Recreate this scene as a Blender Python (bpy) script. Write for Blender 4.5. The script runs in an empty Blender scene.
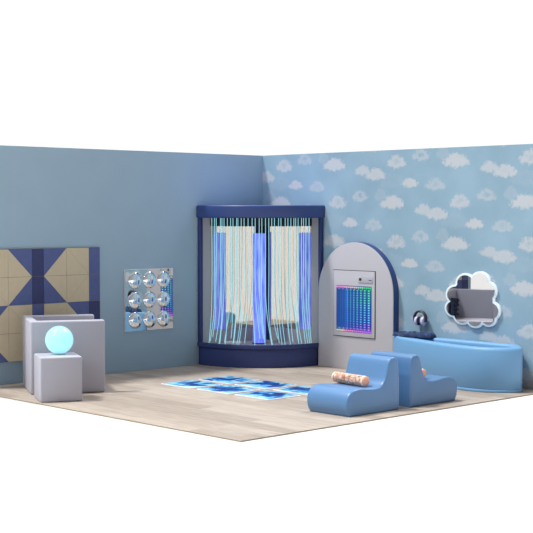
import bpy, bmesh, math, random
from mathutils import Vector, Matrix
random.seed(7)
scene = bpy.context.scene
COL = scene.collection
R = math.radians

# ------------------------------------------------------------------ materials
def srgb(r, g, b):
    def f(c):
        c /= 255.0
        return c / 12.92 if c <= .04045 else ((c + .055) / 1.055) ** 2.4
    return (f(r), f(g), f(b), 1.0)

def new_mat(name):
    m = bpy.data.materials.new(name); m.use_nodes = True
    nt = m.node_tree
    return m, nt, nt.nodes, nt.links, nt.nodes['Principled BSDF']

def mat(name, col, rough=.6, metal=0., emit=None, estr=0., noise=.06, nscale=30, bump=.0, spec=.5, coat=0.):
    m, nt, N, L, b = new_mat(name)
    b.inputs['Roughness'].default_value = rough
    b.inputs['Metallic'].default_value = metal
    b.inputs['Specular IOR Level'].default_value = spec
    b.inputs['Coat Weight'].default_value = coat
    tc = N.new('ShaderNodeTexCoord'); nz = N.new('ShaderNodeTexNoise')
    nz.inputs['Scale'].default_value = nscale; nz.inputs['Detail'].default_value = 3
    L.new(tc.outputs['Object'], nz.inputs['Vector'])
    mx = N.new('ShaderNodeMix'); mx.data_type = 'RGBA'
    mx.inputs[6].default_value = tuple(c * (1 - noise) for c in col[:3]) + (1,)
    mx.inputs[7].default_value = tuple(min(1, c * (1 + noise)) for c in col[:3]) + (1,)
    L.new(nz.outputs['Fac'], mx.inputs[0]); L.new(mx.outputs[2], b.inputs['Base Color'])
    if bump:
        bp = N.new('ShaderNodeBump'); bp.inputs['Strength'].default_value = bump
        bp.inputs['Distance'].default_value = .01
        L.new(nz.outputs['Fac'], bp.inputs['Height']); L.new(bp.outputs['Normal'], b.inputs['Normal'])
    if emit:
        b.inputs['Emission Color'].default_value = emit
        b.inputs['Emission Strength'].default_value = estr
    return m

def math_node(nt, op, a, b=None, c=None, clamp=False):
    n = nt.nodes.new('ShaderNodeMath'); n.operation = op; n.use_clamp = clamp
    for i, v in enumerate((a, b, c)):
        if v is None: continue
        if isinstance(v, (int, float)): n.inputs[i].default_value = v
        else: nt.links.new(v, n.inputs[i])
    return n.outputs[0]

def ramp(nt, fac, stops, interp='LINEAR'):
    n = nt.nodes.new('ShaderNodeValToRGB'); n.color_ramp.interpolation = interp
    e = n.color_ramp.elements
    e[0].position, e[0].color = stops[0]
    e[1].position, e[1].color = stops[-1]
    for p, c in stops[1:-1]:
        x = e.new(p); x.color = c
    nt.links.new(fac, n.inputs[0])
    return n.outputs[0]

M = {}
M['wall'] = mat('wall_blue', srgb(158, 184, 200), .85, noise=.05, nscale=3)
M['grey'] = mat('soft_grey_vinyl', srgb(176, 176, 188), .45, noise=.02, nscale=4)
M['arch_grey'] = mat('grey_board', srgb(180, 179, 186), .6, noise=.03, nscale=40)
M['booth_grey'] = mat('grey_lining', srgb(192, 184, 182), .6, noise=.03)
M['navy'] = mat('navy_vinyl', srgb(42, 57, 110), .45, noise=.05, nscale=12)
M['navy_top'] = mat('navy_canopy_vinyl', srgb(46, 67, 122), .4, noise=.04, nscale=12)
M['navy_lining'] = mat('dark_navy_lining', srgb(34, 44, 100), .6, noise=.04)
M['black'] = mat('black_lining', srgb(8, 8, 12), .7, noise=.1)
M['seam'] = mat('seam', srgb(70, 70, 76), .7)
M['foam'] = mat('blue_foam_vinyl', srgb(88, 130, 176), .33, noise=.02, nscale=5)
M['foam2'] = mat('blue_foam_vinyl_b', srgb(82, 122, 166), .33, noise=.02, nscale=5)
M['pool'] = mat('sky_blue_vinyl', srgb(108, 158, 200), .45, noise=.02, nscale=5)
M['pool_in'] = mat('sky_blue_inner', srgb(98, 148, 192), .5, noise=.02, nscale=5)
M['mirror'] = mat('mirror', srgb(226, 226, 222), .01, 1.0, noise=0)
M['booth_mirror'] = mat('booth_mirror', srgb(226, 219, 212), .02, 1.0, noise=0)
M['cloud_glass'] = mat('cloud_mirror_glass', srgb(208, 207, 206), .01, 1.0, noise=0)
M['dome'] = mat('mirror_dome', srgb(240, 244, 246), .03, 1.0, noise=0)
M['white'] = mat('white_plastic', srgb(225, 225, 232), .4)
M['led_rim'] = mat('led_rim', srgb(215, 222, 230), .4, emit=srgb(210, 225, 232), estr=.08)
M['led_line'] = mat('led_line', srgb(205, 225, 230), .4, emit=srgb(200, 235, 238), estr=.12)
M['fibre'] = mat('fibre_glow', srgb(40, 60, 65), .3, emit=srgb(152, 222, 238), estr=1.0)
M['navy_tile_dark'] = mat('tile_dark_navy', srgb(56, 63, 108), .8, noise=.18, nscale=18, bump=.2)
M['navy_tile'] = mat('tile_navy', srgb(86, 99, 148), .8, noise=.14, nscale=18, bump=.2)
M['beige_tile'] = mat('tile_beige', srgb(206, 192, 162), .8, noise=.05, nscale=18, bump=.2)
M['grout'] = mat('grout', srgb(122, 112, 96), .9)
M['band'] = mat('headband_plastic', srgb(52, 52, 60), .4)
M['cup'] = mat('lilac_cup', srgb(190, 188, 225), .35)
M['peach'] = mat('peach_vinyl', srgb(238, 168, 138), .5, noise=.1, nscale=40)
M['cream_ring'] = mat('cream_ring', srgb(235, 222, 210), .6)
M['ground'] = mat('white_ground', (.58, .58, .58, 1), .95, noise=0, spec=0)
M['base_board'] = mat('grey_baseboard', srgb(168, 164, 164), .7, noise=.05)
M['floor_edge'] = mat('floor_edge', srgb(165, 145, 120), .7)
M['beige_card'] = mat('control_card', srgb(176, 176, 186), .4)
M['slate'] = mat('dark_slot', srgb(40, 38, 36), .4)
M['hook'] = mat('hook_metal', srgb(90, 90, 95), .35, .8)

def floor_mat():
    m, nt, N, L, b = new_mat('oak_planks')
    tc = N.new('ShaderNodeTexCoord'); mp = N.new('ShaderNodeMapping')
    mp.inputs['Rotation'].default_value = (0, 0, R(90))
    L.new(tc.outputs['Object'], mp.inputs['Vector'])
    br = N.new('ShaderNodeTexBrick'); L.new(mp.outputs[0], br.inputs['Vector'])
    br.inputs['Scale'].default_value = 1.0; br.inputs['Brick Width'].default_value = 1.3
    br.inputs['Row Height'].default_value = .17; br.inputs['Mortar Size'].default_value = .0018
    br.offset = .37; br.inputs['Bias'].default_value = 0
    br.inputs['Color1'].default_value =   srgb(156, 145, 134)
    br.inputs['Color2'].default_value = srgb(180, 170, 159)
    br.inputs['Mortar'].default_value = srgb(150, 138, 124)
    mp2 = N.new('ShaderNodeMapping'); mp2.inputs['Scale'].default_value = (22, 1.3, 1)
    L.new(tc.outputs['Object'], mp2.inputs['Vector'])
    nz = N.new('ShaderNodeTexNoise'); nz.inputs['Scale'].default_value = 1.6
    nz.inputs['Detail'].default_value = 6; nz.inputs['Distortion'].default_value = .6
    L.new(mp2.outputs[0], nz.inputs['Vector'])
    g = ramp(nt, nz.outputs['Fac'], [(.3, srgb(212, 206, 200)), (.52, (1, 1, 1, 1)), (.72, srgb(222, 210, 196))])
    mx = N.new('ShaderNodeMix'); mx.data_type = 'RGBA'; mx.blend_type = 'MULTIPLY'; mx.inputs[0].default_value = 1
    L.new(br.outputs['Color'], mx.inputs[6]); L.new(g, mx.inputs[7])
    L.new(mx.outputs[2], b.inputs['Base Color'])
    b.inputs['Roughness'].default_value = .5
    b.inputs['Specular IOR Level'].default_value = .3
    return m
M['floor'] = floor_mat()

def cloud_wall_mat():
    # wallpaper: six cloud motifs repeated on a brick lattice
    P, Q = 1.720, .427
    g = bpy.data.node_groups.new('cloud_motif', 'ShaderNodeTree')
    for n, t in (('Y', 'NodeSocketFloat'), ('Z', 'NodeSocketFloat'), ('Cy', 'NodeSocketFloat'), ('Cz', 'NodeSocketFloat'),
                 ('W', 'NodeSocketFloat'), ('H', 'NodeSocketFloat'), ('Noise', 'NodeSocketFloat'), ('Hollow', 'NodeSocketFloat'),
                 ('Double', 'NodeSocketFloat')):
        g.interface.new_socket(n, in_out='INPUT', socket_type=t)
    g.interface.new_socket('Fac', in_out='OUTPUT', socket_type='NodeSocketFloat')
    gi = g.nodes.new('NodeGroupInput'); go = g.nodes.new('NodeGroupOutput')
    I = gi.outputs
    mn = lambda *a, **k: math_node(g, *a, **k)
    dy = mn('SUBTRACT', I['Y'], I['Cy']); dz = mn('SUBTRACT', I['Z'], I['Cz'])
    bq = mn('DIVIDE', dz, Q)
    bi = mn('ROUND', bq)
    dz = mn('MULTIPLY', mn('SUBTRACT', bq, bi), Q)
    dy = mn('SUBTRACT', dy, mn('MULTIPLY', bi, P / 2))
    aq = mn('DIVIDE', dy, P)
    dy = mn('MULTIPLY', mn('SUBTRACT', aq, mn('ROUND', aq)), P)
    # picture-right is -Y
    u = mn('DIVIDE', mn('MULTIPLY', dy, -1.0), I['W']); v = mn('DIVIDE', dz, I['H'])
    blobs = [(0, .1, .66), (-.48, -.16, .46), (.5, -.18, .46), (0, -.2, .56), (.25, .05, .55)]
    out = None
    for bx_, by_, br_ in blobs:
        a = mn('SUBTRACT', u, bx_); c = mn('SUBTRACT', v, by_)
        d = mn('SQRT', mn('ADD', mn('MULTIPLY', a, a), mn('MULTIPLY', c, c)))
        s = mn('SUBTRACT', br_, d)
        out = s if out is None else mn('MAXIMUM', out, s)
    out = mn('ADD', out, mn('MULTIPLY', mn('SUBTRACT', I['Noise'], .5), 1.0))
    sm = mn('MULTIPLY', out, 4.5, clamp=True)
    a = mn('ADD', u, -.05); c = mn('ADD', v, -.05)
    d = mn('SQRT', mn('ADD', mn('MULTIPLY', a, a), mn('MULTIPLY', c, c)))
    hol = mn('MULTIPLY', mn('SUBTRACT', .38, mn('ADD', d, mn('MULTIPLY', mn('SUBTRACT', I['Noise'], .5), 1.6))), 3.5, clamp=True)
    res = mn('MULTIPLY', sm, mn('SUBTRACT', 1.0, mn('MULTIPLY', hol, I['Hollow'])))
    g.links.new(res, go.inputs['Fac'])
    m, nt, N, L, b = new_mat('cloud_wallpaper')
    tc = N.new('ShaderNodeTexCoord'); sp = N.new('ShaderNodeSeparateXYZ')
    L.new(tc.outputs['Object'], sp.inputs[0])
    nz = N.new('ShaderNodeTexNoise'); nz.inputs['Scale'].default_value = 26; nz.inputs['Detail'].default_value = 5
    nz.inputs['Roughness'].default_value = .65
    L.new(tc.outputs['Object'], nz.inputs['Vector'])
    total = None
    # Cy, Cz, W, H, hollow, opacity
    for cy, cz, w, h, hol, op in [(-1.166, 2.265, .20, .11, 0, .85), (-1.60, 2.19, .135, .085, 0, .72), (-1.785, 2.145, .17, .10, .1, .8),
                                  (-2.085, 2.272, .15, .11, .45, .75), (-2.273, 2.045, .135, .078, 0, .85),
                                  (-2.62, 2.023, .15, .095, .4, .5), (-2.42, 2.335, .135, .095, .9, .5),
                                  (-1.0, 2.35, .10, .11, .2, .22), (-2.03, 2.07, .22, .12, .4, .10)]:
        n = N.new('ShaderNodeGroup'); n.node_tree = g
        L.new(sp.outputs['Y'], n.inputs['Y']); L.new(sp.outputs['Z'], n.inputs['Z'])
        L.new(nz.outputs['Fac'], n.inputs['Noise'])
        n.inputs['Cy'].default_value = cy; n.inputs['Cz'].default_value = cz
        n.inputs['W'].default_value = w; n.inputs['H'].default_value = h; n.inputs['Hollow'].default_value = hol
        f = math_node(nt, 'MULTIPLY', n.outputs[0], op)
        total = f if total is None else math_node(nt, 'MAXIMUM', total, f)
    n2 = N.new('ShaderNodeTexNoise'); n2.inputs['Scale'].default_value = 2.2; n2.inputs['Detail'].default_value = 3
    L.new(tc.outputs['Object'], n2.inputs['Vector'])
    base = ramp(nt, n2.outputs['Fac'], [(.3, srgb(128, 158, 176)), (.7, srgb(140, 170, 188))])
    mx = N.new('ShaderNodeMix'); mx.data_type = 'RGBA'
    mx.inputs[7].default_value = srgb(186, 190, 194)
    L.new(total, mx.inputs[0]); L.new(base, mx.inputs[6]); L.new(mx.outputs[2], b.inputs['Base Color'])
    b.inputs['Roughness'].default_value = .85
    return m
M['clouds'] = cloud_wall_mat()

def tube_mat():
    m, nt, N, L, b = new_mat('bubble_tube_glow')
    tc = N.new('ShaderNodeTexCoord'); mp = N.new('ShaderNodeMapping')
    mp.inputs['Scale'].default_value = (30, 30, 4); L.new(tc.outputs['Object'], mp.inputs['Vector'])
    nz = N.new('ShaderNodeTexNoise'); nz.inputs['Scale'].default_value = 1.2; nz.inputs['Detail'].default_value = 4
    L.new(mp.outputs[0], nz.inputs['Vector'])
    c = ramp(nt, nz.outputs['Fac'], [(.35, srgb(96, 112, 250)), (.62, srgb(150, 176, 255))])
    lw = N.new('ShaderNodeLayerWeight'); lw.inputs[0].default_value = .35
    mx = N.new('ShaderNodeMix'); mx.data_type = 'RGBA'; mx.inputs[7].default_value = srgb(70, 80, 225)
    L.new(lw.outputs['Facing'], mx.inputs[0]); L.new(c, mx.inputs[6])
    L.new(mx.outputs[2], b.inputs['Emission Color']); b.inputs['Emission Strength'].default_value = .95
    b.inputs['Base Color'].default_value = srgb(40, 50, 110); b.inputs['Roughness'].default_value = .15
    return m
M['tube'] = tube_mat()

def ball_mat():
    m, nt, N, L, b = new_mat('glowing_ball')
    lw = N.new('ShaderNodeLayerWeight'); lw.inputs[0].default_value = .3
    c = ramp(nt, lw.outputs['Facing'], [(.0, srgb(168, 246, 250)), (.6, srgb(160, 228, 246)), (1.0, srgb(160, 190, 240))])
    L.new(c, b.inputs['Emission Color']); b.inputs['Emission Strength'].default_value = .85
    b.inputs['Base Color'].default_value = srgb(120, 160, 175); b.inputs['Roughness'].default_value = .15
    return m
M['ball'] = ball_mat()

def gel_mat():
    m, nt, N, L, b = new_mat('blue_gel_marble')
    tc = N.new('ShaderNodeTexCoord'); oi = N.new('ShaderNodeObjectInfo')
    va = N.new('ShaderNodeVectorMath'); va.operation = 'MULTIPLY_ADD'
    va.inputs[1].default_value = (1, 1, 1)
    cb = N.new('ShaderNodeCombineXYZ'); rr = math_node(nt, 'MULTIPLY', oi.outputs['Random'], 37.0)
    L.new(rr, cb.inputs[2]); L.new(tc.outputs['Object'], va.inputs[0]); L.new(cb.outputs[0], va.inputs[2])
    nz = N.new('ShaderNodeTexNoise'); nz.inputs['Scale'].default_value = 4.5; nz.inputs['Detail'].default_value = 5
    nz.inputs['Distortion'].default_value = 1.6; L.new(va.outputs[0], nz.inputs['Vector'])
    sp = N.new('ShaderNodeSeparateXYZ'); L.new(tc.outputs['Object'], sp.inputs[0])
    # whiter towards +y / the rim, deep blue pool across the middle
    gx = math_node(nt, 'MULTIPLY', math_node(nt, 'ABSOLUTE', sp.outputs['X']), .9)
    f = math_node(nt, 'ADD', nz.outputs['Fac'], gx)
    f = math_node(nt, 'ADD', f, math_node(nt, 'MULTIPLY', math_node(nt, 'ABSOLUTE', sp.outputs['Y']), .45))
    c = ramp(nt, f, [(.44, srgb(16, 42, 112)), (.57, srgb(18, 66, 160)), (.64, srgb(60, 150, 210)), (.74, srgb(150, 208, 232)), (.92, srgb(205, 228, 240))])
    L.new(c, b.inputs['Base Color']); b.inputs['Roughness'].default_value = .25
    return m
M['gel'] = gel_mat()

def pattern_mat():
    m, nt, N, L, b = new_mat('patterned_fabric')
    tc = N.new('ShaderNodeTexCoord')
    vo = N.new('ShaderNodeTexVoronoi'); vo.feature = 'DISTANCE_TO_EDGE'; vo.inputs['Scale'].default_value = 26
    L.new(tc.outputs['Object'], vo.inputs['Vector'])
    c = ramp(nt, vo.outputs['Distance'], [(.02, srgb(160, 112, 92)), (.10, srgb(206, 168, 146)), (.4, srgb(214, 190, 176))])
    nz = N.new('ShaderNodeTexVoronoi'); nz.inputs['Scale'].default_value = 19; nz.inputs['Randomness'].default_value = .7
    L.new(tc.outputs['Object'], nz.inputs['Vector'])
    f = ramp(nt, nz.outputs['Distance'], [(.20, (.8, .8, .8, 1)), (.30, (0, 0, 0, 1))])
    mx = N.new('ShaderNodeMix'); mx.data_type = 'RGBA'; mx.inputs[7].default_value = srgb(96, 70, 70)
    L.new(f, mx.inputs[0]); L.new(c, mx.inputs[6]); L.new(mx.outputs[2], b.inputs['Base Color'])
    b.inputs['Roughness'].default_value = .7
    return m
M['pattern'] = pattern_mat()

def blanket_mat():
    m, nt, N, L, b = new_mat('navy_blanket')
    tc = N.new('ShaderNodeTexCoord')
    nz = N.new('ShaderNodeTexNoise'); nz.inputs['Scale'].default_value = 28; nz.inputs['Detail'].default_value = 4
    L.new(tc.outputs['Object'], nz.inputs['Vector'])
    c = ramp(nt, nz.outputs['Fac'], [(.4, srgb(18, 34, 66)), (.55, srgb(28, 52, 94)), (.72, srgb(56, 90, 136))])
    L.new(c, b.inputs['Base Color']); b.inputs['Roughness'].default_value = .8
    return m
M['blanket'] = blanket_mat()

def attr_mat():
    m, nt, N, L, b = new_mat('led_colours')
    a = N.new('ShaderNodeVertexColor'); a.layer_name = 'Col'
    L.new(a.outputs['Color'], b.inputs['Emission Color']); b.inputs['Emission Strength'].default_value = .92
    b.inputs['Base Color'].default_value = (.01, .01, .02, 1); b.inputs['Roughness'].default_value = .25
    return m
M['led'] = attr_mat()

# ------------------------------------------------------------------ mesh helpers
def finish(name, bm, material, parent=None, loc=(0, 0, 0), smooth=True, angle=35, rot=(0, 0, 0)):
    me = bpy.data.meshes.new(name)
    bmesh.ops.recalc_face_normals(bm, faces=bm.faces[:])
    bm.to_mesh(me); bm.free()
    mats = material if isinstance(material, (list, tuple)) else [material]
    for mm in mats: me.materials.append(mm)
    if smooth:
        me.polygons.foreach_set('use_smooth', [True] * len(me.polygons))
        me.set_sharp_from_angle(angle=R(angle))
    o = bpy.data.objects.new(name, me); COL.objects.link(o)
    o.location = loc; o.rotation_euler = rot
    if parent: o.parent = parent
    return o

def tag(o, label, cat, group=None):
    o['label'] = label; o['category'] = cat
    if group: o['group'] = group
    return o

def empty(name, loc, label, cat, rz=0, group=None):
    o = bpy.data.objects.new(name, None); COL.objects.link(o)
    o.location = loc; o.rotation_euler = (0, 0, rz); o.empty_display_size = .1
    return tag(o, label, cat, group)

def structure(o):
    o['kind'] = 'structure'; return o

def box(bm, x0, x1, y0, y1, z0, z1, bev=0, seg=3):
    t = bmesh.new()
    bmesh.ops.create_cube(t, size=1)
    for v in t.verts:
        v.co = Vector(((x0 + x1) / 2 + v.co.x * (x1 - x0), (y0 + y1) / 2 + v.co.y * (y1 - y0), (z0 + z1) / 2 + v.co.z * (z1 - z0)))
    if bev:
        bmesh.ops.bevel(t, geom=t.edges[:], offset=bev, segments=seg, profile=.5, affect='EDGES')
    join(bm, t)

def join(bm, t, mi=None):
    me = bpy.data.meshes.new('tmp'); t.to_mesh(me); t.free()
    n = len(bm.faces)
    bm.from_mesh(me); bpy.data.meshes.remove(me)
    if mi is not None:
        bm.faces.ensure_lookup_table()
        for f in bm.faces[n:]: f.material_index = mi

def boxobj(name, b, material, parent=None, bev=0, loc=(0, 0, 0), seg=3, rot=(0, 0, 0)):
    bm = bmesh.new(); box(bm, *b, bev=bev, seg=seg)
    return finish(name, bm, material, parent, loc, rot=rot)

def prism(bm, pts, axis, a, b_, bev=0, seg=3):
    """pts: 2D outline; axis 'x','y','z' = extrusion axis from a to b."""
    t = bmesh.new()
    def P(p, w):
        return {'z': (p[0], p[1], w), 'y': (p[0], w, p[1]), 'x': (w, p[0], p[1])}[axis]
    va = [t.verts.new(P(p, a)) for p in pts]; vb = [t.verts.new(P(p, b_)) for p in pts]
    fa = t.faces.new(va); fb = t.faces.new(vb[::-1])
    n = len(pts)
    for i in range(n):
        t.faces.new((va[i], vb[i], vb[(i + 1) % n], va[(i + 1) % n]))
    bmesh.ops.recalc_face_normals(t, faces=t.faces[:])
    if bev:
        ed = set(fa.edges) | set(fb.edges)
        bmesh.ops.bevel(t, geom=list(ed), offset=bev, segments=seg, profile=.5, affect='EDGES')
    join(bm, t)

def spline(pts, n=8, closed=False):
    out = []; m = len(pts)
    rng = range(m) if closed else range(m - 1)
    for i in rng:
        p0 = pts[(i - 1) % m] if closed or i > 0 else pts[0]
        p1 = pts[i]; p2 = pts[(i + 1) % m]
        p3 = pts[(i + 2) % m] if closed or i + 2 < m else pts[-1]
        for k in range(n):
            t = k / n
            out.append(tuple(.5 * ((2 * b) + (-a + c) * t + (2 * a - 5 * b + 4 * c - d) * t * t + (-a + 3 * b - 3 * c + d) * t ** 3)
                             for a, b, c, d in zip(p0, p1, p2, p3)))
    if not closed: out.append(tuple(pts[-1]))
    return out

def tube(bm, pts, r, seg=8, caps=True):
    pts = [Vector(p) for p in pts]
    rings = []
    up = Vector((0, 0, 1))
    for i, p in enumerate(pts):
        d = (pts[min(i + 1, len(pts) - 1)] - pts[max(i - 1, 0)]).normalized()
        ref = up if abs(d.z) < .9 else Vector((1, 0, 0))
        s = d.cross(ref).normalized(); u = s.cross(d)
        rr = r[i] if isinstance(r, (list, tuple)) else r
        rings.append([bm.verts.new(p + (s * math.cos(2 * math.pi * k / seg) + u * math.sin(2 * math.pi * k / seg)) * rr) for k in range(seg)])
    for a, b in zip(rings, rings[1:]):
        for k in range(seg):
            bm.faces.new((a[k], a[(k + 1) % seg], b[(k + 1) % seg], b[k]))
    if caps:
        bm.faces.new(rings[0][::-1]); bm.faces.new(rings[-1])

def lathe(bm, prof, seg=32):
    """prof: list of (r, z), around z."""
    rings = []
    for r, z in prof:
        if r < 1e-6: rings.append([bm.verts.new((0, 0, z))])
        else: rings.append([bm.verts.new((r * math.cos(2 * math.pi * k / seg), r * math.sin(2 * math.pi * k / seg), z)) for k in range(seg)])
    for a, b in zip(rings, rings[1:]):
        for k in range(seg):
            k2 = (k + 1) % seg
            if len(a) == 1 and len(b) == 1: continue
            if len(a) == 1: bm.faces.new((a[0], b[k], b[k2]))
            elif len(b) == 1: bm.faces.new((a[k], a[k2], b[0]))
            else: bm.faces.new((a[k], a[k2], b[k2], b[k]))

# ------------------------------------------------------------------ setting
S = 4.055
H = 2.4
bm = bmesh.new(); box(bm, -S, 0.06, 0, .06, -.01, H)
structure(finish('wall_left', bm, M['wall'], smooth=False))
bm = bmesh.new(); box(bm, 0, .06, -S, 0, -.01, H)
structure(finish('wall_right', bm, M['clouds'], smooth=False))
bm = bmesh.new(); box(bm, -S, 0, -S, 0, -.008, 0)
fl = finish('floor', bm, [M['floor'], M['floor_edge']], smooth=False)
for p in fl.data.polygons:
    if p.normal.z < .5: p.material_index = 1
structure(fl)
bm = bmesh.new(); box(bm, -.012, 0, -S, -2.14, 0, .093, bev=.003)
structure(finish('baseboard_right', bm, M['base_board']))
bm = bmesh.new(); box(bm, -120, 120, -120, 120, -.2, -.0105)
structure(finish('ground', bm, M['ground'], smooth=False))

# ------------------------------------------------------------------ quilted tile panel on the left wall
def tile_panel():
    s = .2835; hstr = .142; x1 = -2.40; z1 = 1.362; t = .025
    g = .0018
    root = empty('patterned_wall_panel', (x1, 0, z1 - 4 * s), 'large acoustic wall panel in beige and navy geometric star pattern on the blue wall', 'wall panel')
    bmb = bmesh.new()
    width = hstr * 2 + s * 4 + hstr
    box(bmb, -width, 0, -t, -.001, 0, 4 * s)
    finish('backing_board', bmb, M['grout'], root, smooth=False)
    bmt = bmesh.new()
    def poly(pts, mi):
        c = Vector((sum(p[0] for p in pts) / len(pts), sum(p[1] for p in pts) / len(pts)))
        q = []
        for p in pts:
            d = Vector(p) - c; l = d.length
            q.append(c + d * (1 - g * 1.6 / l))
        tt = bmesh.new()
        a = [tt.verts.new((p.x, -t - .004, p.y)) for p in q]; b = [tt.verts.new((p.x, -t + .001, p.y)) for p in q]
        tt.faces.new(a)
        for i in range(len(a)):
            tt.faces.new((a[i], b[i], b[(i + 1) % len(a)], a[(i + 1) % len(a)]))
        join(bmt, tt, mi)
    # column edges from the right
    strip_r = (-hstr, 0)
    c2 = (-hstr - s, -hstr); c1 = (-hstr - 2 * s, -hstr - s)
    strip_m = (c1[0] - hstr, c1[0])
    c4 = (strip_m[0] - s, strip_m[0]); c3 = (strip_m[0] - 2 * s, strip_m[0] - s)
    strip_l = (c3[0] - hstr, c3[0])
    BE, NA, DK = 0, 1, 2
    for half in range(2):       # upper star row, lower star row
        zt = 4 * s - half * 2 * s
        for rr in range(2):
            a, b = zt - (rr + 1) * s, zt - rr * s
            for st, dark_first in ((strip_r, False), (strip_m, True), (strip_l, False)):
                poly([(st[0], a), (st[1], a), (st[1], b), (st[0], b)], DK if (dark_first ^ (half == 1)) else NA)
            # point side: beige triangle toward the cell centre; full side: beige with a diagonal joint
            def full(c, right, top):
                x0, x2 = c
                # joint runs from the outer middle of the cell to the centre line
                if right: p, q = ((x0, b) if top else (x0, a)), ((x2, a) if top else (x2, b))
                else: p, q = ((x2, b) if top else (x2, a)), ((x0, a) if top else (x0, b))
                cs = [(x0, a), (x2, a), (x2, b), (x0, b)]
                others = [k for k in cs if k != p and k != q]
                for o_ in others: poly([p, o_, q], BE)
            def point(c, right, top):
                x0, x2 = c
                if right: p, q = ((x0, b) if top else (x0, a)), ((x2, a) if top else (x2, b))
                else: p, q = ((x2, b) if top else (x2, a)), ((x0, a) if top else (x0, b))
                inner = ((x0 if right else x2), (a if top else b))
                outer = ((x2 if right else x0), (b if top else a))
                poly([p, inner, q], BE); poly([p, outer, q], NA)
            top = rr == 0
            if half == 0:
                point(c1, False, top); full(c2, True, top)
                full(c3, False, top); point(c4, True, top)
            else:
                full(c1, False, top); point(c2, True, top)
                point(c3, False, top); full(c4, True, top)
    finish('fabric_tiles', bmt, [M['beige_tile'], M['navy_tile'], M['navy_tile_dark']], root, smooth=False)
tile_panel()

# ------------------------------------------------------------------ nine-dome mirror on the left wall
def bubble_mirror():
    W = .67
    root = empty('dome_mirror_panel', (-1.725, 0, .437), 'square mirror with nine raised convex mirror domes on the plain blue wall', 'mirror')
    boxobj('backing_board', (-W / 2, W / 2, -.016, -.001, 0, W + .005), M['white'], root, bev=.004)
    boxobj('flat_mirror', (-W / 2 + .003, W / 2 - .003, -.020, -.0165, .003, W + .002), M['mirror'], root)
    for i in range(3):
        for j in range(3):
            bmd = bmesh.new()
            prof = []
            r, hh = .091, .022
            for k in range(11):
                a = k / 10 * math.pi / 2
                prof.append((r * math.sin(a), hh * math.cos(a)))
            lathe(bmd, prof[::1], 40)
            finish('mirror_dome', bmd, M['dome'], root, ((i - 1) * .2, -.0205, .335 + (j - 1) * .217), rot=(R(90), 0, 0), angle=60)
bubble_mirror()

# ------------------------------------------------------------------ grey soft armchair (U shaped) and cube and lamp
def armchair():
    rz = R(-27.5)
    root = empty('cube_armchair', (-3.80, -.82, 0), 'tall boxy light grey soft armchair in front of the patterned wall panel', 'armchair', rz)
    W, D, h, t = .712, .76, .700, .085
    # local: x along the front face, y going back
    boxobj('side_panel', (0.0, W, 0, t, 0, h), M['grey'], root, bev=.018)
    boxobj('side_panel', (0.0, W, D - t, D, 0, h), M['grey'], root, bev=.018)
    boxobj('backrest', (0, t, t - .005, D - t + .005, .0, h - .004), M['grey'], root, bev=.014)
    boxobj('seat', (t, W - .02, t + .001, D - t - .001, 0.0, .32), M['grey'], root, bev=.02)
armchair()
def striped_cloth():
    # thin cloth hung along the inner face of the rear side panel
    rz = R(-27.5); base = Vector((-3.80, -.82, 0)); rot = Matrix.Rotation(rz, 3, 'Z')
    org = base + rot @ Vector((.42, .635, .325))
    root = empty('striped_cloth', org, 'navy cloth with black stripes hanging inside the armchair, seen in the cloud mirror', 'cloth', rz)
    def sheet(pts, y0, m, name, nx=14, nz=14):
        bm = bmesh.new(); g = []
        (ax, az), (bx2, bz), (cx, cz), (dx, dz) = pts
        for i in range(nx + 1):
            row = []
            for j in range(nz + 1):
                u, v = i / nx, j / nz
                x = (ax * (1 - u) + bx2 * u) * (1 - v) + (dx * (1 - u) + cx * u) * v
                z = (az * (1 - u) + bz * u) * (1 - v) + (dz * (1 - u) + cz * u) * v
                row.append((x, y0 + .006 * math.sin(x * 40), z))
            g.append(row)
        F = [[bm.verts.new(p) for p in row] for row in g]
        K = [[bm.verts.new((p[0], p[1] + .006, p[2])) for p in row] for row in g]
        for i in range(nx):
            for j in range(nz):
                bm.faces.new((F[i][j], F[i + 1][j], F[i + 1][j + 1], F[i][j + 1]))
                bm.faces.new((K[i][j], K[i][j + 1], K[i + 1][j + 1], K[i + 1][j]))
        for i in range(nx):
            bm.faces.new((F[i][0], K[i][0], K[i + 1][0], F[i + 1][0])); bm.faces.new((F[i][nz], F[i + 1][nz], K[i + 1][nz], K[i][nz]))
        for j in range(nz):
            bm.faces.new((F[0][j], F[0][j + 1], K[0][j + 1], K[0][j])); bm.faces.new((F[nx][j], K[nx][j], K[nx][j + 1], F[nx][j + 1]))
        return finish(name, bm, m, root, angle=60)
    sheet([(-.12, .005), (.24, .005), (.24, .29), (-.22, .25)], .0, M['blanket'], 'cloth_sheet')
    for k in range(4):
        z = .03 + k * .06
        sheet([(-.26 - .01 * k, z), (.03, z + .012), (.03, z + .034), (-.26 - .01 * k, z + .022)], -.009, M['black'], 'black_stripe', 12, 2)
striped_cloth()
rzc = R(-25.5)
cube = boxobj('foam_cube', (0, .385, 0, .40, 0, .412), M['grey'], None, bev=.014, loc=(-4.03, -1.325, 0), rot=(0, 0, rzc))
tag(cube, 'small light grey soft cube in front of the armchair, carrying the glowing ball', 'cube stool')
cc = Vector((-4.03, -1.325, 0)) + Matrix.Rotation(rzc, 3, 'Z') @ Vector((.218, .27, 0))
bm = bmesh.new(); bmesh.ops.create_uvsphere(bm, u_segments=48, v_segments=32, radius=.131)
br = empty('glowing_ball_lamp', (cc.x, cc.y, .4125), 'glowing pale cyan ball lamp resting on the grey cube', 'lamp')
finish('glass_ball', bm, M['ball'], br, (0, 0, .1315), angle=80)
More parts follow.
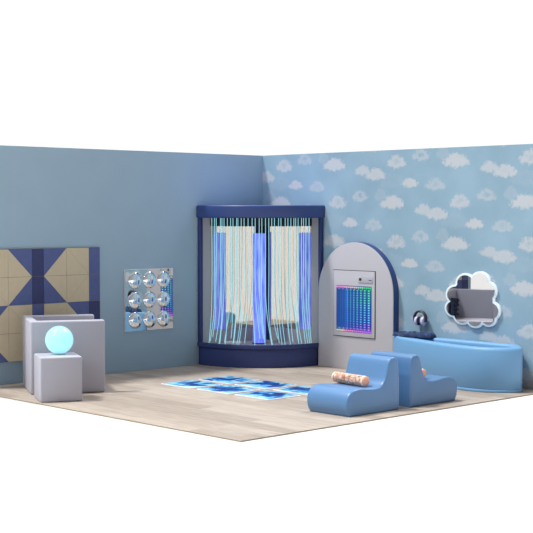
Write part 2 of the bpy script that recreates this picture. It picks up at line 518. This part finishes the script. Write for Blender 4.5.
bm = bmesh.new(); lathe(bm, [(0, 0), (.05, 0), (.052, .004), (.05, .011), (0, .011)], 32)
finish('base_ring', bm, M['white'], br)

# ------------------------------------------------------------------ corner booth
BULGE = .062
def rad(Rr, f):
    return Rr + BULGE * math.sin(math.pi * min(1, max(0, f))) ** 1.2
def arc_ring(r1, r0, f0, f1, n=60):
    pts = []
    for k in range(n + 1):
        f = f0 + (f1 - f0) * k / n; a = math.pi + f * math.pi / 2; q = rad(r1, f)
        pts.append((q * math.cos(a), q * math.sin(a)))
    for k in range(n, -1, -1):
        f = f0 + (f1 - f0) * k / n; a = math.pi + f * math.pi / 2; q = rad(r0, f)
        pts.append((q * math.cos(a), q * math.sin(a)))
    return pts
def sector(Rr, r0=0., n=64, off=.0):
    pts = []
    for k in range(n + 1):
        a = math.pi + k / n * math.pi / 2
        q = rad(Rr, k / n)
        pts.append((q * math.cos(a), q * math.sin(a)))
    pts[0] = (pts[0][0], -off); pts[-1] = (-off, pts[-1][1])
    if r0:
        for k in range(n, -1, -1):
            a = math.pi + k / n * math.pi / 2
            pts.append((r0 * math.cos(a), r0 * math.sin(a)))
        pts[n + 1] = (-off, pts[n + 1][1]); pts[-1] = (pts[-1][0], -off)
    else:
        pts.append((-off, -off))
    return pts

def booth():
    root = empty('corner_booth', (0, 0, 0), 'tall navy quarter round sensory booth with mirrored back standing in the room corner', 'booth')
    o = .003
    bm = bmesh.new(); prism(bm, sector(1.0, off=o), 'z', 0, .207, bev=.004); finish('base', bm, M['navy'], root)
    bm = bmesh.new(); prism(bm, arc_ring(1.022, .985, .004, .996), 'z', .209, .258, bev=.005); finish('sill', bm, M['navy'], root)
    bm = bmesh.new(); prism(bm, sector(.982, off=o + .004), 'z', .2085, .2245); finish('booth_floor', bm, M['booth_grey'], root)
    bm = bmesh.new(); prism(bm, sector(1.032, off=o), 'z', 1.668, 1.81, bev=.016, seg=4); finish('canopy', bm, M['navy_top'], root)
    bm = bmesh.new(); prism(bm, arc_ring(.925, .90, .09, .91), 'z', 1.575, 1.667); finish('fibre_rail', bm, M['black'], root)
    # back panels
    boxobj('back_panel', (-.97, -.003, -.02, -.003, .225, 1.667), M['booth_grey'], root)
    boxobj('back_panel', (-.02, -.003, -.97, -.0205, .225, 1.667), M['booth_grey'], root)
    # black header panels above the mirrors
    boxobj('header_panel', (-.84, -.021, -.026, -.0203, 1.575, 1.6665), M['black'], root)
    boxobj('header_panel', (-.026, -.0203, -.84, -.0265, 1.575, 1.6665), M['black'], root)
    # corner strips
    boxobj('corner_strip', (-.145, -.021, -.034, -.0203, .225, 1.574), M['navy_lining'], root, bev=.002)
    boxobj('corner_strip', (-.034, -.0203, -.145, -.0345, .225, 1.574), M['navy_lining'], root, bev=.002)
    boxobj('corner_header', (-.098, -.0355, -.042, -.0343, 1.40, 1.574), M['black'], root)
    boxobj('corner_header', (-.042, -.0353, -.098, -.0425, 1.40, 1.574), M['black'], root)
    # mirrors
    boxobj('mirror_panel', (-.835, -.146, -.026, -.0203, .385, 1.574), M['booth_mirror'], root)
    boxobj('mirror_panel', (-.026, -.0203, -.835, -.146, .385, 1.574), M['booth_mirror'], root)
    # side posts
    boxobj('side_post', (-1.015, -.975, -.05, -.003, .2585, 1.668), M['navy'], root, bev=.004)
    boxobj('side_post', (-.05, -.003, -1.010, -.97, .2585, 1.668), M['navy'], root, bev=.004)
    return root
booth()

# bubble tube standing in the booth
tr = empty('bubble_tube', (-.40, -.372, .225), 'glowing violet blue bubble tube standing in the middle of the navy booth', 'lamp')
bm = bmesh.new(); lathe(bm, [(0, 0), (.080, 0), (.081, .006), (.080, .012), (0, .012)], 40); finish('tube_base', bm, M['navy_lining'], tr)
bm = bmesh.new(); lathe(bm, [(.0, .012), (.073, .012), (.075, .02), (.075, 1.255), (.073, 1.265), (0, 1.265)], 40); finish('tube_column', bm, M['tube'], tr)

# fibre optic strands
def fibres():
    root = empty('fibre_optic_curtain', (0, 0, 1.575), 'curtain of thin glowing cyan fibre optic strands hanging from the booth canopy', 'fibre curtain')
    n = 34; Rf = .945
    rnd = random.Random(3)
    for i in range(n):
        f = (i + .5 + rnd.uniform(-.35, .35)) / n
        a = math.pi + (.105 + f * .79) * math.pi / 2
        rr = rad(Rf, .105 + f * .79) + rnd.uniform(-.012, .005)
        x, y = rr * math.cos(a), rr * math.sin(a)
        # tangent direction: toward left wall side for left strands, right for right strands
        tx, ty = -math.sin(a), math.cos(a)
        side = (f - .5) * 2
        sway = rnd.uniform(-.02, .03)
        flare = .03 + rnd.uniform(0, .05)
        sgn = 1 if side > rnd.uniform(-.75, -.1) else -1
        ztop = 1.667; zb = .232 + rnd.choice([0, 0, 0, .015, .04, .09])
        mid = rnd.uniform(.3, .6)
        ph = rnd.uniform(0, 6)
        pts = []
        for k in range(15):
            q = k / 14
            z = ztop + (zb - ztop) * q
            e = max(0, (q - mid)) / (1 - mid)
            off = sgn * (abs(sway) * e * .6 + flare * max(0, e - .35) ** 1.8 * 1.6) + .006 * math.sin(ph + q * 7) * q
            pts.append((x + tx * off, y + ty * off, z - 1.575))
        bm = bmesh.new(); tube(bm, spline(pts, 2), .0036, 6)
        finish('fibre_strand', bm, M['fibre'], root, angle=80)
fibres()

# small white box on booth floor
bx = boxobj('control_box', (-.1, .1, -.03, .03, 0, .03), M['white'], None, bev=.005, loc=(-.63, -.17, .225), rot=(0, 0, R(-46)))
tag(bx, 'small flat white box lying on the booth floor, left of the bubble tube', 'box')

# ------------------------------------------------------------------ arch with infinity mirror panel
def arch_pts(y0, y1, top, n=40):
    c = (y0 + y1) / 2; r = abs(y1 - y0) / 2
    rz = .56
    pts = [(y0, 0)]
    for k in range(n + 1):
        a = k / n * math.pi
        pts.append((c + (y0 - c) * math.cos(a), top - rz + rz * math.sin(a)))
    pts.append((y1, 0))
    return pts
def arch():
    root = empty('arch_panel', (0, -1.572, 0), 'freestanding grey arch shaped board with navy sides against the cloud wallpaper', 'arch panel')
    hw = .559
    bm = bmesh.new(); prism(bm, arch_pts(hw, -hw, 1.405), 'x', -.080, -.003); finish('arch_body', bm, M['navy_top'], root)
    bm = bmesh.new(); prism(bm, arch_pts(hw - .002, -hw + .002, 1.403), 'x', -.092, -.0805, bev=.004); finish('arch_face', bm, M['arch_grey'], root)
arch()
def led_panel():
    xf = -.0925
    yc = -1.566
    root = empty('infinity_mirror', (xf, yc, .358), 'rectangular infinity mirror panel with multicoloured led dots set in the grey arch', 'light panel')
    W2 = .315; Hh = .738
    bm = bmesh.new(); box(bm, -.003, -.0005, -W2, W2, 0, Hh); finish('seam_gap', bm, M['seam'], root)
    bm = bmesh.new(); box(bm, -.010, -.0032, -W2 + .008, W2 - .008, .008, Hh - .008, bev=.002)
    finish('frame', bm, M['arch_grey'], root)
    # screen: gradient quads, then dots
    y0, y1, z0, z1 = .26, -.265, .055, .568     # left ... right
    bm = bmesh.new(); cl = bm.loops.layers.float_color.new('Col')
    def lin(c): return srgb(*c)
    def scr(u, v):
        # u 0 left..1 right ; v 0 bottom..1 top
        left = (6, 66, 146); right = (8, 74, 166); rt = (14, 130, 110); rb = (74, 40, 170)
        base = [left[i] * (1 - u) + right[i] * u for i in range(3)]
        w = max(0, (u - .55) / .45)
        if v > .5: base = [base[i] * (1 - w * (v - .5) * 1.6) + rt[i] * w * (v - .5) * 1.6 for i in range(3)]
        else: base = [base[i] * (1 - w * (.5 - v) * 1.7) + rb[i] * w * (.5 - v) * 1.7 for i in range(3)]
        e = max(0, (v - .9) / .1) * (1 - u * .8); e2 = max(0, (.13 - v) / .13)
        base = [base[i] * (1 - e * .8) + (225, 120, 200)[i] * e * .8 for i in range(3)]
        pk = (200, 90, 190) if u > .3 else (215, 150, 170)
        base = [base[i] * (1 - e2 * .7) + pk[i] * e2 * .7 for i in range(3)]
        g = math.exp(-((u - .31) / .025) ** 2) * (.3 + .7 * v)
        base = [base[i] * (1 - g) + (20, 90, 255)[i] * g for i in range(3)]
        return lin([max(0, min(255, x)) for x in base])
    NU, NV = 40, 40
    grid = [[bm.verts.new((-.0112, y0 + (y1 - y0) * i / NU, z0 + (z1 - z0) * j / NV)) for j in range(NV + 1)] for i in range(NU + 1)]
    for i in range(NU):
        for j in range(NV):
            f = bm.faces.new((grid[i][j], grid[i + 1][j], grid[i + 1][j + 1], grid[i][j + 1]))
            for lp, (a, b) in zip(f.loops, ((i, j), (i + 1, j), (i + 1, j + 1), (i, j + 1))):
                lp[cl] = scr(a / NU, b / NV)
    # rim so that the screen has thickness
    finish('screen', bm, M['led'], root, smooth=False)
    bm = bmesh.new(); cl = bm.loops.layers.float_color.new('Col')
    def dot(u, v, du, dv, c):
        ya, yb = y0 + (y1 - y0) * (u - du / 2), y0 + (y1 - y0) * (u + du / 2)
        za, zb = z0 + (z1 - z0) * (v - dv / 2), z0 + (z1 - z0) * (v + dv / 2)
        vs = [bm.verts.new((-.0125, *q)) for q in ((ya, za), (yb, za), (yb, zb), (ya, zb))]
        f = bm.faces.new(vs)
        for lp in f.loops: lp[cl] = lin(c)
    cols = [(.925, 1.), (.812, .9), (.705, .82), (.605, .75), (.505, .65), (.415, .55), (.325, .6), (.26, .32), (.19, .2), (.13, .12)]
    for u, s in cols:
        for j in range(17):
            v = .075 + j * .052
            t = j / 16
            if t > .55: c = (120 - 60 * (t - .55), 245, 235 - 130 * (t - .55) * 2 * (u - .2))
            elif t > .13: c = (110, 215, 255)
            else: c = (150 + 60 * u, 150, 255)
            bg = (8, 80, 175)
            c = [bg[i] * (1 - s) + c[i] * s for i in range(3)]
            dot(u, v + (1 - u) * .02 * (1 - 2 * t), .05 * (.4 + .6 * s), .026, c)
    for i in range(18):
        u = .03 + i * .055
        c = (255, 150, 220) if u < .25 else (255, 190, 170) if u < .4 else (250, 225, 120) if u < .62 else (150, 240, 130) if u < .8 else (60, 230, 130)
        dot(u, .965, .04, .03, c)
        if i % 2: dot(u, .925, .03, .016, [x * .8 for x in c])
        c = (190, 240, 120) if u < .14 else (250, 225, 140) if u < .25 else (255, 150, 200) if u < .5 else (240, 110, 235) if u < .75 else (190, 120, 255)
        dot(u, .03, .04, .028, c)
        if i % 2 and u < .8: dot(u + .01, .075, .03, .016, [x * .85 for x in c])
    finish('led_dots', bm, M['led'], root, smooth=False)
    pl = boxobj('control_plate', (-.0155, -.0104, -.285, -.07, .604, .678), M['beige_card'], root, bev=.002)
    boxobj('sensor_window', (-.0175, -.0157, -.12, -.085, .628, .656), M['slate'], pl, bev=.001)
    boxobj('print_line', (-.0165, -.0157, -.268, -.225, .631, .640), M['navy_top'], pl)
led_panel()

# ------------------------------------------------------------------ soft tub along the right wall
def pool():
    ctrl = [(-.016, -2.155), (-.13, -2.165), (-.27, -2.35), (-.40, -2.70), (-.51, -3.08), (-.565, -3.42), (-.55, -3.64), (-.47, -3.80),
            (-.36, -3.895), (-.26, -3.915), (-.14, -3.83), (-.016, -3.70)]
    outer = spline(ctrl, 8)
    outer = [(min(-.015, x), y) for x, y in outer]
    root = empty('soft_play_tub', (-.25, -3.0, 0), 'long low sky blue padded tub with a curved front along the cloud wall', 'play tub')
    ox, oy = -.25, -3.0
    def inset(pts, d):
        res = []; n = len(pts)
        for i in range(n):
            a = Vector(pts[(i - 1) % n]); b = Vector(pts[(i + 1) % n]); t = (b - a).normalized()
            nrm = Vector((-t.y, t.x))
            res.append((pts[i][0] + nrm.x * d, pts[i][1] + nrm.y * d))
        return res
    # orientation test
    area = sum(outer[i][0] * outer[(i + 1) % len(outer)][1] - outer[(i + 1) % len(outer)][0] * outer[i][1] for i in range(len(outer)))
    if area < 0: outer = outer[::-1]
    # back edge points along the wall
    yb = sorted([outer[0], outer[-1]], key=lambda p: p[1])
    n = len(outer)
    loop = outer[:]
    a, b = Vector(loop[-1]), Vector(loop[0])
    for k in range(1, 24): loop.append(tuple(a + (b - a) * k / 24))
    def ring_at(d):
        # distance-inset by interpolating toward a core line; keeps shape smooth
        out = []
        for x, y in loop:
            yy = min(max(y, -3.62), -2.42)
            core = (-.27 - .06 * ((-yy - 2.4) / 1.3), yy)
            v = Vector((core[0] - x, core[1] - y)); l = v.length
            out.append((x + v.x / l * min(d, l * .95), y + v.y / l * min(d, l * .95)))
        return out
    bm = bmesh.new()
    prof = [(0.01, 0, 0), (0, .006, 0), (0.0, .022, 0), (.007, .027, 0), (.003, .032, 0), (0, .40, 0), (.004, .418, 0), (.014, .428, 0), (.03, .431, 0), (.085, .431, 0), (.1, .427, 0),
            (.11, .415, 1), (.112, .395, 1), (.114, .16, 1)]
    rings = []
    for d, z, mi in prof:
        rings.append([bm.verts.new((x - ox, y - oy, z)) for x, y in (ring_at(d) if d > 0 else loop)])
    m = len(loop)
    for (r0, r1, pr) in zip(rings, rings[1:], prof[1:]):
        for k in range(m):
            f = bm.faces.new((r0[k], r0[(k + 1) % m], r1[(k + 1) % m], r1[k])); f.material_index = 0
    finish('tub_wall', bm, [M['pool'], M['pool_in']], root, angle=50)
    bm = bmesh.new()
    prism(bm, [(x - ox, y - oy) for x, y in ring_at(.105)], 'z', .01, .165); finish('tub_cushion', bm, M['pool_in'], root)
pool()

# navy blanket on the tub's rim
def blanket():
    root = None
    bm = bmesh.new()
    import mathutils
    nx, ny = 70, 34
    Lx, Ly = .48, .17
    g = [[None] * (ny + 1) for _ in range(nx + 1)]
    from mathutils import noise
    for i in range(nx + 1):
        for j in range(ny + 1):
            u = i / nx; v = j / ny
            x = (u - .5) * Lx; y = (v - .5) * Ly * (.75 + .35 * math.sin(u * 3.6 + .2))
            edge = min(1, min(u, 1 - u) * 22, 1) * min(1, min(v, 1 - v) * 9)
            nz = noise.noise(Vector((x * 9, y * 16, 1.3))) * .5 + .5
            nz2 = abs(noise.noise(Vector((x * 22, y * 30, 5.1))))
            lump = .018 + .020 * nz + .022 * nz2 + (.014 * max(0, min(1, (u - .28) * 8)))
            y += .02 * noise.noise(Vector((x * 7, 2, 3)))
            x += .02 * noise.noise(Vector((y * 14, 7, 3)))
            g[i][j] = bm.verts.new((x, y, .002 + lump * edge ** .5))
    for i in range(nx):
        for j in range(ny):
            bm.faces.new((g[i][j], g[i + 1][j], g[i + 1][j + 1], g[i][j + 1]))
    # underside
    border = [g[i][0] for i in range(nx + 1)] + [g[nx][j] for j in range(1, ny + 1)] + [g[i][ny] for i in range(nx - 1, -1, -1)] + [g[0][j] for j in range(ny - 1, 0, -1)]
    bot = [bm.verts.new((v.co.x, v.co.y, 0)) for v in border]
    nb = len(border)
    for k in range(nb):
        bm.faces.new((border[k], bot[k], bot[(k + 1) % nb], border[(k + 1) % nb]))
    bm.faces.new(bot)
    o = finish('folded_blanket', bm, M['blanket'], None, (-.135, -2.47, .432), rot=(0, 0, R(-84)), angle=70)
    tag(o, 'crumpled navy blanket lying on the left end of the sky blue tub', 'blanket')
blanket()

# ------------------------------------------------------------------ cloud shaped mirror
def cloud_mirror():
    circ = [(195, 142, 76), (305, 126, 78), (352, 195, 80), (380, 340, 78), (366, 398, 64), (268, 412, 68), (170, 392, 70), (108, 340, 72), (120, 235, 78), (245, 265, 170)]
    sy, sz = .705 / 417, .578 / 430
    cx0, cy0 = 247, 265
    def outline(shrink):
        pts = []
        for k in range(240):
            a = 2 * math.pi * k / 240
            dx, dy = math.cos(a), math.sin(a)
            best = 0
            for x, y, r in circ:
                r = r - shrink
                px, py = x - cx0, y - cy0
                t = px * dx + py * dy
                d2 = px * px + py * py - t * t
                if d2 < r * r: best = max(best, t + math.sqrt(r * r - d2))
            pts.append((-(best * dx) * sy, -(best * dy) * sz))
        return pts
    root = empty('cloud_mirror', (-.002, -3.13, .845), 'cloud shaped mirror with glowing scalloped white rim on the cloud wallpaper', 'mirror')
    bm = bmesh.new(); prism(bm, outline(0), 'x', -.022, 0, bev=.004); finish('rim', bm, M['led_rim'], root, angle=30)
    bm = bmesh.new(); prism(bm, outline(11), 'x', -.0245, -.0222); finish('light_strip', bm, M['led_line'], root, angle=30)
    bm = bmesh.new(); prism(bm, outline(16), 'x', -.027, -.0247); finish('mirror_glass', bm, M['cloud_glass'], root, smooth=False)
cloud_mirror()

# ------------------------------------------------------------------ ear defenders hanging on the wall
def ear_defenders():
    root = empty('ear_defenders', (-.012, -2.475, .535), 'ear defenders with dark band and lilac cups hung on wall above the blanket', 'ear defenders')
    # band: arch in local plane slightly turned
    pts = []
    for k in range(21):
        a = R(-28) + k / 20 * R(236)
        pts.append((-.045, .078 * math.cos(a), .085 + .075 * math.sin(a)))
    bm = bmesh.new()
    for off in (-.012, 0, .012):
        tube(bm, [(p[0] + off, p[1], p[2]) for p in pts], .009, 8)
    finish('headband', bm, M['band'], root, angle=60)
    for s in (1, -1):
        bm = bmesh.new()
        lathe(bm, [(0, .0), (.03, .0), (.04, .006), (.043, .02), (.038, .034), (.02, .042), (0, .044)], 28)
        c = finish('ear_cup', bm, M['cup'], root, (-.045, s * .022, .055), rot=(R(-90 * s), 0, 0))
        c.scale = (.9, 1.15, 1)
        bm = bmesh.new()
        lathe(bm, [(.018, -.012), (.034, -.014), (.041, -.006), (.038, .001), (.018, .001)], 28)
        d = finish('ear_cushion', bm, M['band'], c)
    hk = None
    bm = bmesh.new()
    tube(bm, [(.011, 0, .150), (-.05, 0, .147), (-.062, 0, .150), (-.064, 0, .16)], .0045, 8)
    h = finish('wall_hook', bm, M['hook'], None, (-.012, -2.475, .535))
    tag(h, 'small metal wall hook that holds the ear defenders', 'hook')
ear_defenders()

# ------------------------------------------------------------------ foam loungers
def lounger(x_back, direction, y0, y1, label, m):
    # profile (distance from back, z)
    top = [(.0, .0), (-.006, .15), (.0, .32), (.014, .43), (.045, .462), (.085, .468), (.12, .452), (.142, .415), (.165, .34), (.195, .27), (.24, .229), (.31, .217), (.40, .222),
           (.49, .231), (.56, .228), (.62, .208), (.658, .165), (.67, .11), (.66, .05), (.632, .0)]
    prof = spline(top, 5)
    prof = [(p[0] * direction, max(0, p[1])) for p in prof]
    yc = (y0 + y1) / 2
    bm = bmesh.new(); prism(bm, prof, 'y', y0 - yc, y1 - yc, bev=.02, seg=5)
    bmesh.ops.remove_doubles(bm, verts=bm.verts, dist=.0005)
    o = finish('foam_lounger', bm, m, None, (x_back, yc, 0), angle=50)
    return tag(o, label, 'lounger', 'blue foam loungers back to back')
lounger(-1.975, -1, -3.845, -3.355, 'blue foam lounger facing the floor tiles, patterned roll on its seat', M['foam'])
lounger(-1.825, 1, -3.845, -3.345, 'blue foam lounger facing right toward the sky blue tub', M['foam2'])

def roll(loc, rz, label, L_=.42):
    root = empty('roll_cushion', loc, label, 'cushion', rz, 'patterned roll cushions on the foam loungers')
    r = .047
    bm = bmesh.new(); tube(bm, [(0, -L_ / 2 + .02, r), (0, L_ / 2 - .02, r)], r, 32); finish('roll_cover', bm, M['pattern'], root)
    for s in (1, -1):
        bm = bmesh.new(); tube(bm, [(0, s * (L_ / 2 - .0215), r), (0, s * (L_ / 2 - .006), r)], [r * 1.0, r * .97], 32); ring = finish('end_ring', bm, M['cream_ring'], root)
        bm = bmesh.new()
        prof = [(r * .93 * math.cos(a), .016 * math.sin(a)) for a in [k / 8 * math.pi / 2 for k in range(9)]]
        prof[-1] = (0, .016); lathe(bm, prof, 32)
        finish('end_cap', bm, M['peach'], root, (0, s * (L_ / 2 - .006), r), rot=(R(-90 * s), 0, 0))
roll((-2.27, -3.53, .221), R(-7), 'patterned peach roll cushion on the seat of the left lounger')
roll((-1.53, -3.53, .221), R(3), 'peach roll cushion on the right lounger, mostly hidden behind its backrest')

# ------------------------------------------------------------------ liquid floor tiles
places = ['far left tile of the six', 'rearmost tile nearest the booth', 'left middle tile between the far left and the front one',
          'right middle tile behind the front one', 'front tile nearest the floor edge', 'rightmost tile beside the blue lounger']
labels = ['blue marbled liquid floor tile at the left end, nearest the dome mirror',
          'blue marbled liquid floor tile at the back, nearest the navy booth',
          'blue marbled liquid floor tile, middle one of the row nearest the viewer',
          'blue marbled liquid floor tile, middle one of the row nearest the booth',
          'blue marbled liquid floor tile at the front, nearest the bare floor corner',
          'blue marbled liquid floor tile at the right, partly behind the lounger']
k = 0
for iy, cy in enumerate((-1.295, -1.845, -2.40)):
    for ix, cx in enumerate((-2.20, -1.70)):
        root = empty('liquid_floor_tile', (cx, cy, 0), labels[k], 'floor tile', 0, 'liquid filled floor tiles')
        hx, hy = .216, .242
        def rrect(hx, hy, r):
            return [(sx * (hx - r) + r * math.cos(a), sy * (hy - r) + r * math.sin(a)) for sx, sy, a0 in ((1, 1, 0), (-1, 1, 90), (-1, -1, 180), (1, -1, 270)) for a in [R(a0 + q * 18) for q in range(6)]]
        bm = bmesh.new(); prism(bm, rrect(hx, hy, .025), 'z', 0, .007, bev=.002); finish('tile_border', bm, M['white'], root)
        bm = bmesh.new(); prism(bm, rrect(hx - .014, hy - .014, .02), 'z', .0071, .0095, bev=.0008); finish('gel_panel', bm, M['gel'], root)
        k += 1

# ------------------------------------------------------------------ light
w = bpy.data.worlds.new('World'); scene.world = w; w.use_nodes = True
nt = w.node_tree; bg = nt.nodes['Background']
tc = nt.nodes.new('ShaderNodeTexCoord'); sp = nt.nodes.new('ShaderNodeSeparateXYZ')
nt.links.new(tc.outputs['Generated'], sp.inputs[0])
c = ramp(nt, sp.outputs['Z'], [(.0, (1, 1, 1, 1)), (.22, (1, 1, 1, 1)), (.5, (.8, .8, .82, 1)), (1., (1.6, 1.6, 1.62, 1))])
dt = nt.nodes.new('ShaderNodeVectorMath'); dt.operation = 'DOT_PRODUCT'; dt.inputs[1].default_value = (.69, .725, 0)
nt.links.new(tc.outputs['Generated'], dt.inputs[0])
az = ramp(nt, math_node(nt, 'MULTIPLY_ADD', dt.outputs['Value'], .5, .5), [(.0, (.28, .28, .29, 1)), (.5, (.42, .42, .44, 1)), (.9, (1, 1, 1, 1))])
mw = nt.nodes.new('ShaderNodeMix'); mw.data_type = 'RGBA'; mw.blend_type = 'MULTIPLY'; mw.inputs[0].default_value = 1
nt.links.new(c, mw.inputs[6]); nt.links.new(az, mw.inputs[7])
nt.links.new(mw.outputs[2], bg.inputs['Color']); bg.inputs['Strength'].default_value = 1.02

def sun(name, d, strength, angle, col=(1, 1, 1)):
    l = bpy.data.lights.new(name, 'SUN'); l.energy = strength; l.angle = R(angle); l.color = col
    o = bpy.data.objects.new(name, l); COL.objects.link(o)
    o.rotation_euler = Vector(d).to_track_quat('-Z', 'Y').to_euler()
sun('key_sun', (.33, -.27, -.9), 3.9, 8, (1, .985, .96))
sun('side_sun', (.74, .02, -.67), .7, 5)
sun('fill_sun', (-.62, .02, -.78), 1.5, 15)

def point(loc, e, col, rad=.2):
    l = bpy.data.lights.new('added_booth_glow', 'POINT'); l.energy = e; l.color = col; l.shadow_soft_size = rad
    o = bpy.data.objects.new('added_booth_glow', l); COL.objects.link(o); o.location = loc
point((-.75, -.75, 2.15), 5, (.25, .4, 1.))  # added blue lamp above the canopy, without fixture, tints the walls nearby

# ------------------------------------------------------------------ camera
cam = bpy.data.cameras.new('camera'); co = bpy.data.objects.new('camera', cam); COL.objects.link(co)
cam.sensor_width = 36; cam.lens = 36 * 1329.875 / 533; cam.clip_end = 500
yaw, pit = .8110, .0416
co.location = (-10.8327, -11.4717, 1.7441)
co.rotation_euler = Vector((math.cos(yaw) * math.cos(pit), math.sin(yaw) * math.cos(pit), -math.sin(pit))).to_track_quat('-Z', 'Y').to_euler()
scene.camera = co
scene.view_settings.view_transform = 'Standard'
scene.view_settings.look = 'None'
scene.cycles.max_bounces = 12
scene.cycles.glossy_bounces = 8
